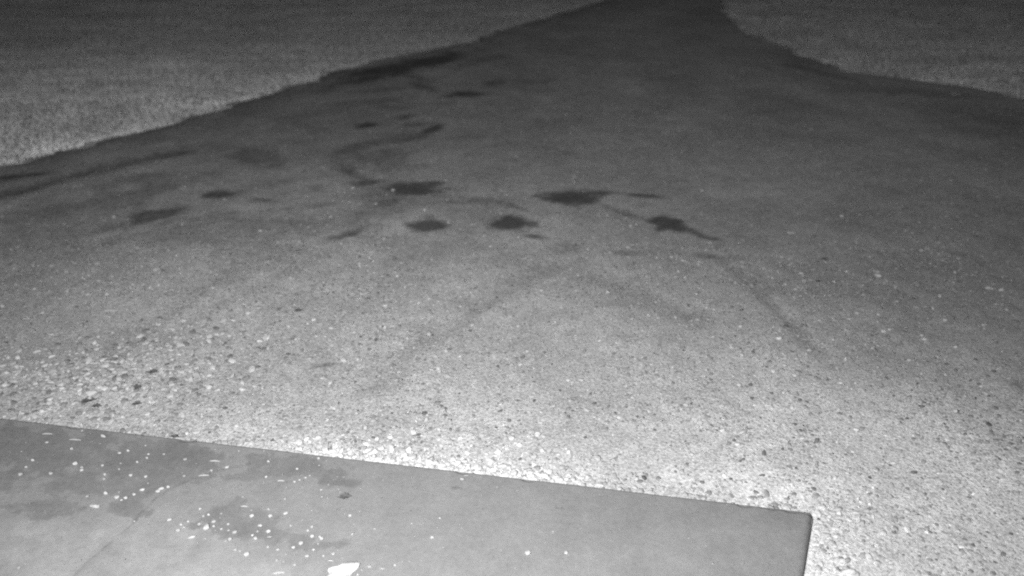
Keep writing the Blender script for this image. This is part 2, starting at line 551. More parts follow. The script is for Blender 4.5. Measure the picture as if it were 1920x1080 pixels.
def gravel_points(n, y0, y1, dens_seed, power):
    y = y0 + (y1 - y0) * rng.random(n) ** power
    w = (y * .866 + 1.5) * .686 * 1.2 + .3
    x = rng.uniform(-1, 1, n) * w
    u, v = slab_uv(x, y)
    keep = ~((u > -.012) & (v > -.012)) & (x > left_edge(y) + .1) & (x < right_edge(y) - .1)
    keep &= rng.random(n) < .25 + .75 * smooth(.35, .65, fbm(x * 1.1, y * .8, dens_seed))
    return x[keep], y[keep]


parts = []
tri = 0
for n, y0, y1, pw, rmin, rmax, ex, BV, BF in [(60000, 1.5, 6.5, 1.3, .0035, .009, 2.0, OCT_V, OCT_F),
                                              (34000, 1.5, 6.0, 1.2, .007, .017, 2.6, ICO_V, ICO_F),
                                              (26000, 5.0, 10.5, 1.2, .008, .020, 2.6, OCT_V, OCT_F),
                                              (3500, 9.0, 20, 1.0, .010, .026, 2.6, OCT_V, OCT_F)]:
    x, y = gravel_points(n, y0, y1, 31, pw)
    r = rmin + (rmax - rmin) * rng.random(len(x)) ** ex
    t = np.clip(rng.normal(.225, .05, len(x)), .1, .4)
    t = np.where(rng.random(len(x)) < .15, rng.uniform(.08, .16, len(x)), t)
    t = np.where(rng.random(len(x)) < .07, rng.uniform(.33, .46, len(x)), t)
    t = t * (1 + .25 * pale(x, y)) * (1 - .72 * np.clip(damp(x, y) * 1.2, 0, 1))
    r = r * (1 - .45 * smooth(.3, .8, damp(x, y))) * np.where(t < .15, .75, 1)
    parts.append(scatter(x, y, yard_z(x, y) + r * .12, r, t, BV, BF))
# the loose ridge of paler, coarser stones against the slab's far edge and around its corner
n = 2600
u = np.concatenate([rng.uniform(-.1, 5.4, n), -.02 - rng.exponential(.12, 700)])
w = np.concatenate([-.014 - rng.exponential(.07, n), rng.uniform(-.1, 1.2, 700)])
keep = rng.random(len(u)) < np.concatenate([.22 + .78 * smooth(.9, 1.6, u[:n]) * smooth(3.2, 2.4, u[:n]), np.full(700, .55)])
u, w = u[keep], w[keep]
x, y = SB[0] + u * UA[0] + w * UB[0], SB[1] + u * UA[1] + w * UB[1]
r = .006 + .018 * rng.random(len(x)) ** 2.2
t = np.clip(rng.normal(.29, .07, len(x)) + .17 * smooth(.9, 1.5, u) * smooth(3.4, 2.6, u) + .12 * (u < 0), .14, .55)
parts.append(scatter(x, y, yard_z(x, y) + r * .25, r, t, ICO_V, ICO_F))
# clumps of coarser stones on the near yard
x, y = gravel_points(16000, 2.4, 6.2, 35, 1.1)
keep = rng.random(len(x)) < smooth(.50, .72, fbm(x * 1.7, y * 1.7, 36)) * .8
x, y = x[keep], y[keep]
r = .007 + .014 * rng.random(len(x)) ** 2.2
t = np.where(rng.random(len(x)) < .16, rng.uniform(.09, .15, len(x)), rng.uniform(.2, .40, len(x))) * (1 - .6 * damp(x, y))
parts.append(scatter(x, y, yard_z(x, y) + r * .2, r, t, ICO_V, ICO_F))
# coarser rough patch on the yard beyond the slab's left end
n = 1500
c0, c1 = at(300, 660), at(120, 760)
q = rng.random(n)
x = c0[0] + (c1[0] - c0[0]) * q + rng.normal(0, .5, n)
y = c0[1] + (c1[1] - c0[1]) * q + rng.normal(0, .26, n)
u, w = slab_uv(x, y)
keep = ~((u > -.02) & (w > -.02))
x, y = x[keep], y[keep]
r = .008 + .020 * rng.random(len(x)) ** 2.2
t = np.where(rng.random(len(x)) < .14, rng.uniform(.11, .18, len(x)), rng.uniform(.2, .42, len(x)))
parts.append(scatter(x, y, yard_z(x, y) + r * .2, r, t, ICO_V, ICO_F))
off = 0
VV, FF, TT = [], [], []
for v, f, t in parts:
    VV.append(v)
    FF.append(f + off)
    TT.append(t)
    off += len(v)
link('gravel', mesh_from('gravel', np.vstack(VV), np.vstack(FF), False, {'tone': np.concatenate(TT)}), M_STONE,
     label='loose grey gravel scattered over the yard and banked against the slab', cat='gravel', kind='stuff')
# fine grit blown on to the slab
n = 4500
u, w = rng.uniform(.05, 5.6, n), rng.uniform(.02, 1.1, n)
x, y = SB[0] + u * UA[0] + w * UB[0], SB[1] + u * UA[1] + w * UB[1]
keep = rng.random(n) < .22 + .7 * smooth(1.4, 2.6, u) * smooth(.4, .6, fbm(x * 2, y * 2, 90))
x, y = x[keep], y[keep]
r = .0016 + .003 * rng.random(len(x)) ** 2
v, f, t = scatter(x, y, SLAB_Z + r * .3, r, np.where(rng.random(len(x)) < .4, rng.uniform(.07, .12, len(x)), rng.uniform(.16, .34, len(x))), OCT_V, OCT_F)
link('grit', mesh_from('grit', v, f, False, {'tone': t}), M_STONE, label='fine pale grit strewn over the concrete slab', cat='grit', kind='stuff')


# ------------------------------------------------------------------ grass on both sides
def grass(name, side, label):
    n = 520000 if side < 0 else 300000
    y = 5.5 + 24 * rng.random(n) ** 1.15
    hw = (y * .866 + 1.5) * .686 * 1.22 + .8
    if side < 0:
        e = left_edge(y)
        x = e + .05 - rng.random(n) * np.maximum(e + hw, 0)
        d = e - x
        keep = e > -hw
    else:
        e = right_edge(y)
        x = e - .05 + rng.random(n) * np.maximum(hw - e, 0)
        d = x - e
        keep = e < hw
    frn = (fbm(x * 1.6, y * 3.5, 101) - .35) * .75           # ragged edge
    keep &= d > np.clip(frn, -.06, .5) * .8
    keep &= rng.random(n) < .35 + .65 * fbm(x * 1.5, y * 1.5, 103)
    # even density per ground area out to ~20 m, thinner beyond
    span = np.abs(hw - np.abs(e)) if side > 0 else np.abs(e + hw)
    keep &= rng.random(n) < np.clip(span / 9.0, .05, 1)
    x, y, d = x[keep], y[keep], d[keep]
    n = len(x)
    h = rng.uniform(.018, .036, n) * (.6 + .9 * fbm(x * 1.7, y * 1.7, 107)) * (1 + .25 * np.exp(-d / .3))
    wd = rng.uniform(.0035, .008, n) * (1 + np.maximum(y - 9, 0) * .09)
    a = rng.uniform(0, 6.283, n)
    la = rng.uniform(0, 6.283, n)
    ln = h * rng.uniform(.05, .6, n)
    z0 = np.where(d > .25, 0.0, yard_z(x, y) * .6) - .003
    b0 = np.stack([x - np.cos(a) * wd, y - np.sin(a) * wd, z0], 1)
    b1 = np.stack([x + np.cos(a) * wd, y + np.sin(a) * wd, z0], 1)
    tp = np.stack([x + np.cos(la) * ln, y + np.sin(la) * ln, z0 + h], 1)
    V = np.stack([b0, b1, tp], 1).reshape(-1, 3)
    F = np.arange(3 * n).reshape(-1, 3)
    t = rng.uniform(.54, .62, n) * (.65 + .7 * fbm(x * .7, y * 3.2, 109, 3)) * (1.34 - .6 * smooth(8.5, 15, y))  # lamp falloff put into the tone: near grass brighter, far grass darker
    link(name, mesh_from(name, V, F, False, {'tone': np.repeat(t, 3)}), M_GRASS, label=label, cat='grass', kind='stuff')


grass('grass', -1, 'pale short grass bordering the long straight edge of the yard')
grass('grass', 1, 'dim short grass in the dark corner past the bend of the track')


# ------------------------------------------------------------------ loose things: stones, chips, splinters, leaves, paper
def stone_mesh(name, seed, sx=1.0, sy=.8, sz=.6, wedge=0.0):
    r = np.random.default_rng(seed)
    V, F = ICO_V.copy(), [tuple(f) for f in ICO_F]
    mid = {}
    V = list(V)

    def md(a, b):
        k = (min(a, b), max(a, b))
        if k not in mid:
            q = (np.array(V[a]) + np.array(V[b]))
            V.append(q / np.linalg.norm(q))
            mid[k] = len(V) - 1
        return mid[k]
    F2 = []
    for a, b, c in F:
        ab, bc, ca = md(a, b), md(b, c), md(c, a)
        F2 += [(a, ab, ca), (b, bc, ab), (c, ca, bc), (ab, bc, ca)]
    V = np.array(V)
    for _ in range(7):                                       # chop flat facets off the ball
        nrm = r.normal(size=3)
        nrm /= np.linalg.norm(nrm)
        d = r.uniform(.55, .85)
        s = V @ nrm - d
        V = V - np.outer(np.maximum(s, 0), nrm)
    V = V * (1 + r.normal(0, .03, (len(V), 1)))
    if wedge:
        V[:, 1] *= 1 - wedge * (V[:, 0] * .5 + .5)
    V = V / np.abs(V).max(0)
    return mesh_from(name, V * np.array([sx, sy, sz]) * .5, np.array(F2))


STONES = {}
for kind, mt in (('chalk', M_CHALK), ('buff', M_BUFF), ('white', M_WHITE), ('pale', M_PALE), ('dull', M_DULL), ('dark', M_DARK)):
    STONES[kind] = []
    for s in range(6):
        me = stone_mesh('stone', 100 + s, 1, random.uniform(.7, .95), random.uniform(.6, .85))
        me.materials.append(mt)
        STONES[kind].append(me)
WEDGE = stone_mesh('chip', 300, 1, .8, .5, .7)
WEDGE.materials.append(M_CHALK)
REG = []                                                     # (object, px, py, words, place)


def place_stone(px, py, w, h=None, kind='white', on='slab', name='pebble', cat='pebble', mesh=None, words=None, label=None, turn=None, where=''):
    z0 = SLAB_Z if on == 'slab' else float(yard_z(*at(px, py)[:2]))
    p = at(px, py, z0 + .004)
    mx, my = mpp(px, py, z0)
    sw = w * mx * (.9 if on == 'slab' else 1)
    ratio = 1.0 if h is None else h / w
    o = bpy.data.objects.new(name, mesh or random.choice(STONES[{'white': 'chalk', 'pale': 'buff'}.get(kind, kind) if on == 'slab' else kind]))
    COL.objects.link(o)
    o.rotation_euler = (0, 0, turn if turn is not None else random.uniform(-.5, .5))
    hgt = sw * (.75 if ratio > .8 else .5)
    depth = max(sw * .5, min(sw * 1.1, h * my if h else sw))
    o.scale = (sw * 1.08, depth, hgt * 1.3)
    zz = z0 if on == 'slab' else float(yard_z(p[0], p[1]))
    o.location = (p[0], p[1], zz + hgt * .27)
    o['category'] = cat
    REG.append((o, px, py, words or kind, where, label, w))
    return o


# --- pebbles on the slab: photo position, width, brightness
P = [(88, 829, 8, 'w'), (154, 807, 6, 'p'), (135, 841, 8, 'p'), (224, 849, 9, 'w'), (240, 845, 7, 'w'), (273, 835, 5, 'w'), (278, 851, 6, 'w'), (276, 858, 7, 'w'),
     (307, 851, 6, 'p'), (257, 866, 6, 'w'), (61, 863, 8, 'w'), (49, 875, 6, 'w'), (38, 890, 10, 'p'), (142, 869, 12, 'w'), (154, 876, 8, 'p'), (153, 882, 8, 'w'),
     (192, 872, 7, 'w'), (226, 868, 5, 'p'), (223, 879, 6, 'p'), (96, 888, 10, 'w'), (197, 889, 8, 'w'), (195, 898, 7, 'p'), (246, 891, 9, 'w'), (273, 893, 7, 'w'),
     (278, 905, 5, 'p'), (267, 918, 11, 'w'), (295, 921, 11, 'w'), (303, 916, 12, 'w'), (315, 913, 8, 'w'), (198, 925, 10, 'w'), (163, 930, 8, 'p'), (223, 922, 6, 'p'),
     (219, 932, 11, 'w'), (227, 937, 6, 'w'), (235, 933, 10, 'w'), (252, 927, 9, 'w'), (425, 876, 9, 'w'), (397, 882, 7, 'w'), (345, 892, 7, 'p'), (347, 861, 8, 'p'),
     (448, 845, 5, 'p'), (503, 865, 7, 'w'), (499, 894, 6, 'w'), (557, 879, 6, 'w'), (598, 859, 8, 'w'), (598, 872, 4, 'w'), (581, 891, 4, 'w'), (573, 895, 6, 'w'),
     (561, 899, 6, 'w'), (553, 903, 7, 'w'), (567, 912, 4, 'p'), (602, 918, 6, 'w'), (616, 908, 4, 'p'), (603, 931, 4, 'w'), (614, 933, 4, 'p'), (534, 935, 4, 'w'),
     (455, 931, 5, 'p'), (252, 977, 5, 'w'), (22, 1010, 4, 'p'), (35, 1064, 7, 'p'),
     (375, 954, 7, 'w'), (381, 967, 6, 'w'), (391, 965, 7, 'w'), (400, 978, 9, 'w'), (401, 986, 7, 'w'), (373, 982, 7, 'w'), (353, 977, 6, 'w'), (318, 974, 10, 'w'),
     (340, 983, 7, 'w'), (344, 988, 6, 'w'), (334, 994, 9, 'w'), (385, 1010, 6, 'p'), (371, 1017, 4, 'p'), (415, 992, 6, 'w'), (428, 982, 6, 'w'), (428, 994, 6, 'w'),
     (439, 998, 10, 'w'), (415, 962, 5, 'p'), (472, 968, 10, 'w'), (507, 968, 10, 'w'), (504, 954, 6, 'w'), (488, 985, 10, 'w'), (503, 997, 10, 'w'),
     (482, 996, 6, 'p'), (473, 1003, 6, 'w'), (478, 1009, 10, 'w'), (431, 1011, 9, 'p'), (423, 1014, 6, 'p'), (442, 1030, 9, 'p'), (450, 1032, 6, 'p'), (462, 1039, 12, 'w'),
     (502, 1025, 6, 'w'), (521, 1030, 7, 'w'), (551, 1026, 9, 'w'), (564, 1018, 10, 'w'), (545, 985, 5, 'w'), (585, 987, 7, 'w'), (577, 994, 6, 'w'), (585, 1005, 9, 'w'),
     (600, 1006, 7, 'w'), (603, 1010, 8, 'w'), (596, 1019, 4, 'w'), (588, 1030, 7, 'w'), (576, 1042, 9, 'w'), (607, 1042, 6, 'w'), (520, 1050, 7, 'p'), (532, 1052, 6, 'p'),
     (552, 1059, 6, 'w'), (536, 1038, 5, 'p'), (471, 956, 5, 'p'), (656, 967, 8, 'w'), (702, 991, 5, 'w'), (772, 981, 4, 'w'), (661, 1001, 5, 'w'), (624, 1038, 7, 'w'),
     (634, 1031, 4, 'p'), (741, 1059, 7, 'w'), (754, 1052, 4, 'p'), (768, 1052, 4, 'p'), (678, 1068, 5, 'p'), (671, 1077, 6, 'w'), (664, 982, 4, 'p'),
     (867, 898, 9, 'w'), (825, 971, 6, 'w'), (810, 1008, 9, 'w'), (831, 1026, 4, 'p'), (1037, 996, 4, 'w'), (1061, 1036, 9, 'w'), (1022, 1017, 4, 'p'), (995, 1011, 3, 'p'),
     (644, 894, 4, 'p'), (932, 913, 4, 'p'), (970, 919, 3, 'p'), (790, 1050, 4, 'p'), (1324, 1023, 4, 'p'), (1337, 1056, 5, 'p'), (770, 957, 4, 'd')]
for px, py, w, c in P:
    place_stone(px, py, w, None, {'w': 'white', 'p': 'pale', 'd': 'dark'}[c], where='slab')
for px, py, w, h in [(535, 962, 11, 5), (989, 1036, 13, 8), (692, 1062, 8, 11), (193, 818, 14, 5), (360, 1007, 17, 7)]:
    place_stone(px, py, w, h, 'white', name='chip', cat='stone chip', words='flat', where='slab')
place_stone(388, 988, 17, 16, name='chip', cat='stone chip', mesh=WEDGE, turn=2.0,
            label='largest white triangular chip among the pebbles on the slab')
place_stone(178, 950, 23, 8, name='chip', cat='stone chip', mesh=WEDGE, turn=3.0,
            label='white wedge chip at the lower rim of the dark damp patch')


def splinter_mesh():
    n, r = 9, np.random.default_rng(5)
    V, F = [], []
    for i in range(n):
        t = i / (n - 1)
        wd = (.085 if 0 < i < n - 1 else .03) * (1 + r.normal(0, .12))
        cx, cz = .06 * math.sin(t * 3.0), .03 * math.sin(t * 5)
        for (a, b) in ((-1, -.6), (1, -.6), (.8, .7), (-.8, .7)):
            V.append((t - .5, cx + a * wd, cz + b * wd))
    for i in range(n - 1):
        for k in range(4):
            F.append((i * 4 + k, i * 4 + (k + 1) % 4, i * 4 + 4 + (k + 1) % 4, i * 4 + 4 + k))
    F += [(3, 2, 1, 0), tuple((n - 1) * 4 + k for k in range(4))]
    me = mesh_from('splinter', np.array(V), np.array(F))
    me.materials.append(M_SPLINTER)
    return me


SPL = splinter_mesh()
for px, py, w, tilt, on, lab in [
        (89, 814, 20, .0, 'slab', 'short white splinter near the slab edge, the fainter of two'),
        (141, 825, 23, .05, 'slab', 'brightest long white splinter on the dark damp patch'),
        (403, 865, 20, .05, 'slab', 'white splinter lying alone between the damp patch and slab edge'),
        (382, 892, 19, -.1, 'slab', 'dim splinter beside the upper end of the crack'),
        (527, 902, 13, 0, 'slab', 'thin faint splinter beside the string of pebbles'),
        (458, 950, 13, 0, 'slab', 'thin pale splinter above the pebble cluster on the slab'),
        (505, 1007, 8, 0, 'slab', 'tiny splinter just below a round white pebble'),
        (522, 1075, 22, -.15, 'slab', 'pale splinter at the bottom of the photo near the white paper'),
        (717, 1067, 9, 0, 'slab', 'tiny pale splinter beside the crumpled white paper'),
        (874, 892, 9, -.1, 'slab', 'small splinter behind the white pebble at the slab edge'),
        (620, 1052, 10, 0, 'slab', 'faint splinter lying behind the crumpled white paper'),
        (208, 583, 24, .0, 'yard', 'thin pale splinter on the gravel by the wheel track'),
        (1792, 177, 20, .02, 'yard', 'pale stick lying on the far dark track beside the grass')]:
    z0 = SLAB_Z if on == 'slab' else float(yard_z(*at(px, py)[:2]))
    p = at(px, py, z0)
    L = w * mpp(px, py, z0)[0]
    o = bpy.data.objects.new('splinter', SPL)
    COL.objects.link(o)
    wide = min(L, .04) if on == 'slab' else min(L * .8, .16)
    o.scale = (L, wide, wide * .8)
    o.rotation_euler = (0, 0, -tilt)
    o.location = (p[0], p[1], z0 + wide * .045)
    o['category'], o['label'], o['group'] = 'splinter', lab, 'pale wooden splinters'


# --- dead leaves: a curled blade with its stalk
def leaf(px, py, w, on, lab, turn):
    z0 = SLAB_Z if on == 'slab' else float(yard_z(*at(px, py)[:2]))
    p = at(px, py, z0)
    L = w * mpp(px, py, z0)[0]
    nu_, nv_ = 13, 7
    V = []
    for a in range(nu_):
        t = a / (nu_ - 1)
        hw = .30 * math.sin(math.pi * min(1, t ** .8 * .97 + .02)) * (1 + .25 * math.sin(t * 21))
        for b in range(nv_):
            s = b / (nv_ - 1) * 2 - 1
            V.append((t - .5, s * hw, .03 + .22 * hw * abs(s) ** 1.6 + .03 * math.sin(t * 3.1) + .02 * math.sin(9 * t + 4 * s)))
    V = np.array(V) * L
    F = grid_faces(nu_, nv_)
    V2 = V + np.array([0, 0, .0012])
    root = link('dead_leaf', mesh_from('dead_leaf', np.vstack([V, V2]), np.vstack([F[:, ::-1], F + len(V)]), True), M_LEAF, label=lab, cat='leaf', group='dark dead leaves')
    root.location = (p[0], p[1], z0 + .002)
    root.rotation_euler = (0, 0, turn)
    q = np.array([(-.5, 0, .05), (-.62, .02, .03), (-.74, .05, .012)]) * L
    V = np.vstack([np.array([c + np.array([0, math.cos(k * 2.09), math.sin(k * 2.09)]) * .0016 for k in range(3)]) for c in q])
    F = [(i * 3 + k, i * 3 + (k + 1) % 3, i * 3 + 3 + (k + 1) % 3, i * 3 + 3 + k) for i in range(2) for k in range(3)]
    link('stalk', mesh_from('stalk', V, np.array(F)), M_LEAF, parent=root)


leaf(648, 932, 24, 'slab', 'dark dead leaf lying flat on the open concrete slab', .1)
leaf(327, 819, 14, 'slab', 'small dark leaf resting on the slab edge against the gravel', -.1)
leaf(257, 728, 24, 'yard', 'dark leaf on gravel, upper one of a dark group past the slab', .1)
leaf(167, 752, 27, 'yard', 'broad dark leaf beside a pale stone past the slab', .3)
leaf(182, 762, 18, 'yard', 'thin dark leaf lying closest to the slab edge', 0)
leaf(257, 758, 18, 'yard', 'dark leaf between the slab edge and another dark leaf', .1)
leaf(288, 698, 20, 'yard', 'dark leaf lying in the coarse gravel below the wheel track', -.1)
leaf(560, 583, 16, 'yard', 'lone dark leaf on smooth gravel above the middle of the yard', .1)
leaf(1547, 487, 14, 'yard', 'dark curled leaf on the far gravel, upper of two', -.1)
leaf(1535, 528, 11, 'yard', 'dark curled leaf on the far gravel, lower of two', .1)

# --- stones standing out on the gravel: photo position, width, height, tone
G = [(772, 857, 18, 13, 'p'), (767, 827, 10, 6, 'p'), (804, 868, 20, 11, 'w'), (815, 839, 9, 8, 'p'), (847, 878, 14, 5, 'p'), (905, 885, 10, 8, 'w'), (912, 850, 10, 6, 'w'),
     (943, 875, 22, 7, 'p'), (957, 868, 8, 8, 'w'), (933, 887, 14, 7, 'p'), (962, 889, 17, 9, 'w'), (993, 887, 14, 13, 'w'), (1023, 893, 18, 12, 'w'), (1047, 900, 18, 7, 'w'),
     (1007, 815, 9, 6, 'w'), (967, 830, 9, 6, 'w'), (1047, 851, 8, 5, 'w'), (1002, 855, 14, 9, 'p'), (757, 847, 12, 7, 'p'), (832, 825, 9, 5, 'p'), (900, 868, 10, 7, 'p'),
     (1083, 903, 13, 7, 'w'), (1122, 910, 19, 6, 'w'), (1160, 910, 14, 7, 'p'), (1190, 914, 13, 7, 'p'), (1013, 792, 10, 5, 'p'), (882, 812, 7, 5, 'p'), (700, 860, 12, 6, 'p'), (670, 850, 11, 5, 'p'),
     (1569, 957, 21, 8, 'p'), (1605, 963, 26, 7, 'w'), (1543, 971, 11, 6, 'w'), (1558, 978, 9, 6, 'p'), (1547, 1003, 19, 9, 'p'), (1565, 1024, 11, 7, 'w'), (1578, 1064, 9, 7, 'w'),
     (1592, 1073, 28, 13, 'w'), (1644, 1054, 14, 9, 'p'), (1660, 1073, 14, 10, 'p'), (1613, 1022, 9, 5, 'p'), (1635, 1025, 10, 7, 'p'), (1552, 919, 9, 6, 'p'), (1572, 923, 12, 5, 'p'),
     (1527, 927, 8, 8, 'p'), (1548, 942, 8, 8, 'p'), (1568, 937, 9, 6, 'p'), (1702, 947, 8, 4, 'w'), (1645, 907, 12, 6, 'p'), (1468, 912, 7, 5, 'w'), (1592, 945, 6, 4, 'p'),
     (1382, 833, 12, 7, 'w'), (1572, 768, 10, 5, 'w'), (1605, 805, 11, 5, 'w'), (1422, 833, 8, 5, 'w'), (1675, 868, 11, 5, 'w'), (1817, 823, 9, 5, 'p'), (1355, 807, 12, 5, 'w'),
     (1393, 810, 18, 5, 'p'), (1287, 759, 12, 6, 'p'), (1687, 818, 8, 4, 'w'), (1655, 869, 7, 4, 'w'), (1588, 887, 8, 5, 'w'), (1753, 1012, 10, 8, 'p'), (1660, 802, 9, 4, 'p'),
     (1448, 790, 8, 4, 'p'), (1387, 903, 14, 8, 'p'), (1342, 928, 9, 7, 'p'), (1297, 852, 7, 4, 'w'), (1897, 1035, 14, 11, 'p'),
     (1578, 405, 8, 3, 'p'), (1480, 436, 9, 3, 'p'), (1502, 512, 10, 4, 'p'), (1648, 517, 15, 6, 'p'), (1607, 586, 10, 4, 'p'), (1593, 597, 6, 4, 'p'), (1527, 582, 5, 4, 'p'), (1460, 634, 13, 6, 'w'),
     (1388, 612, 8, 4, 'w'), (1490, 704, 12, 6, 'w'), (1323, 693, 8, 5, 'p'), (1657, 622, 11, 4, 'p'), (1728, 629, 8, 4, 'p'), (1733, 636, 10, 4, 'p'), (1792, 650, 9, 4, 'w'),
     (1853, 540, 11, 4, 'p'), (1878, 543, 13, 4, 'p'), (1892, 710, 12, 4, 'p'), (1773, 600, 11, 4, 'p'), (1728, 469, 9, 4, 'p'), (1586, 675, 10, 4, 'p'), (1313, 678, 7, 4, 'p'),
     (488, 432, 8, 6, 'w'), (200, 551, 9, 5, 'w'), (588, 599, 9, 4, 'w'), (350, 690, 16, 8, 'p'), (390, 677, 7, 5, 'p'), (323, 673, 9, 6, 'p'), (157, 699, 10, 4, 'p'), (215, 697, 9, 6, 'p'),
     (170, 740, 24, 9, 'p'), (722, 573, 11, 4, 'w'), (648, 582, 7, 4, 'w'), (655, 378, 6, 4, 'w'), (705, 382, 7, 4, 'p'), (839, 374, 6, 4, 'w'), (796, 393, 6, 4, 'w'), (841, 416, 5, 4, 'w'),
     (885, 420, 6, 4, 'p'), (1183, 423, 6, 4, 'p'), (1065, 712, 9, 7, 'w'), (1090, 712, 11, 6, 'p'), (661, 352, 8, 5, 'w'), (737, 356, 8, 5, 'w'), (939, 357, 6, 4, 'w'), (837, 338, 7, 4, 'p'),
     (968, 292, 6, 3, 'p'), (1317, 357, 8, 4, 'w'), (213, 406, 8, 4, 'p'), (421, 374, 7, 4, 'p'), (537, 408, 6, 3, 'p'), (620, 406, 8, 5, 'p'), (12, 700, 16, 6, 'p'), (66, 720, 12, 5, 'p')]
for px, py, w, h, c in G:
    place_stone(px, py, w, h, {'w': 'white', 'p': 'pale'}[c], on='yard', name='stone', cat='stone', where='yard')
D = [(1528, 443, 9, 3), (1697, 552, 8, 4), (1797, 528, 8, 4), (1863, 696, 9, 4), (1395, 597, 6, 5), (213, 675, 14, 4), (348, 646, 15, 4), (405, 616, 14, 4), (540, 664, 11, 4),
     (325, 712, 17, 7), (12, 642, 10, 4), (902, 790, 7, 5), (930, 801, 6, 4), (822, 754, 8, 4), (778, 774, 8, 3), (1895, 1000, 8, 5), (1490, 796, 8, 5), (1500, 750, 8, 5), (1430, 890, 7, 5),
     (1713, 886, 12, 4), (1021, 660, 8, 4), (697, 601, 5, 4)]
for px, py, w, h in D:
    place_stone(px, py, w, h, 'dark', on='yard', name='stone', cat='stone', where='yard')


# --- crumpled white paper at the bottom of the photo
def paper():
    nx, ny = 64, 18
    c = at(640, 1078, SLAB_Z)
    mx, my = mpp(640, 1078, SLAB_Z)
    ang_r = [(-180, 25), (-150, 30), (-90, 26), (-45, 22), (-8, 17), (10, 19), (24, 34), (33, 39), (45, 34), (68, 25), (100, 20), (126, 18), (150, 23), (163, 31), (169, 29), (174, 19), (180, 25)]
    th = np.linspace(-np.pi, np.pi, nx, endpoint=False)
    R = np.interp(np.degrees(th), [q[0] for q in ang_r], [q[1] for q in ang_r]) + 1.2 * (fbm(th * 6, th * 0, 205) - .5)
    R = (np.roll(R, 1) + np.roll(R, -1) + 2 * R) / 4
    q = (np.arange(ny) + .6) / (ny - .4)
    PX, PY = (q[:, None] * R * np.cos(th)), (q[:, None] * R * np.sin(th))        # in photo pixels
    rr = np.repeat(q[:, None], nx, 1)
    hgt = .016 * np.clip(1 - rr ** 2.5, 0, 1) + .006 * (fbm(PX * .11 + 5, PY * .11, 201) - .3)
    ridge = PY - 8 - .04 * PX
    hgt = hgt - .026 * np.exp(-(ridge / 2.2) ** 2) * smooth(26, 12, PX) + .010 * np.exp(-((ridge - 8) / 7) ** 2)
    hgt = np.maximum(hgt, .0016)
    V = np.stack([PX * mx, PY * my, hgt], -1).reshape(-1, 3)
    V = np.vstack([V, [[0, 0, .014]]])
    i = np.arange((ny - 1) * nx)
    j = i // nx * nx + (i + 1) % nx
    F = np.vstack([np.stack([i, i + nx, j + nx], 1), np.stack([i, j + nx, j], 1),
                   np.stack([np.full(nx, ny * nx), np.arange(nx), (np.arange(nx) + 1) % nx], 1)])
    V2 = V.copy()
    V2[:, 2] -= .0012
    e = np.arange((ny - 1) * nx, ny * nx)
    f = (ny - 1) * nx + (np.arange(nx) + 1) % nx
    n = len(V)
    rim = np.vstack([np.stack([e, e + n, f + n], 1), np.stack([e, f + n, f], 1)])
    o = link('paper_scrap', mesh_from('paper_scrap', np.vstack([V, V2]), np.vstack([F, F[:, ::-1] + n, rim]), False), M_PAPER,
             label='large bright white crumpled paper on the slab, cut off by the bottom of the photo', cat='paper')
    o.location = (c[0], c[1], SLAB_Z + .001)


paper()

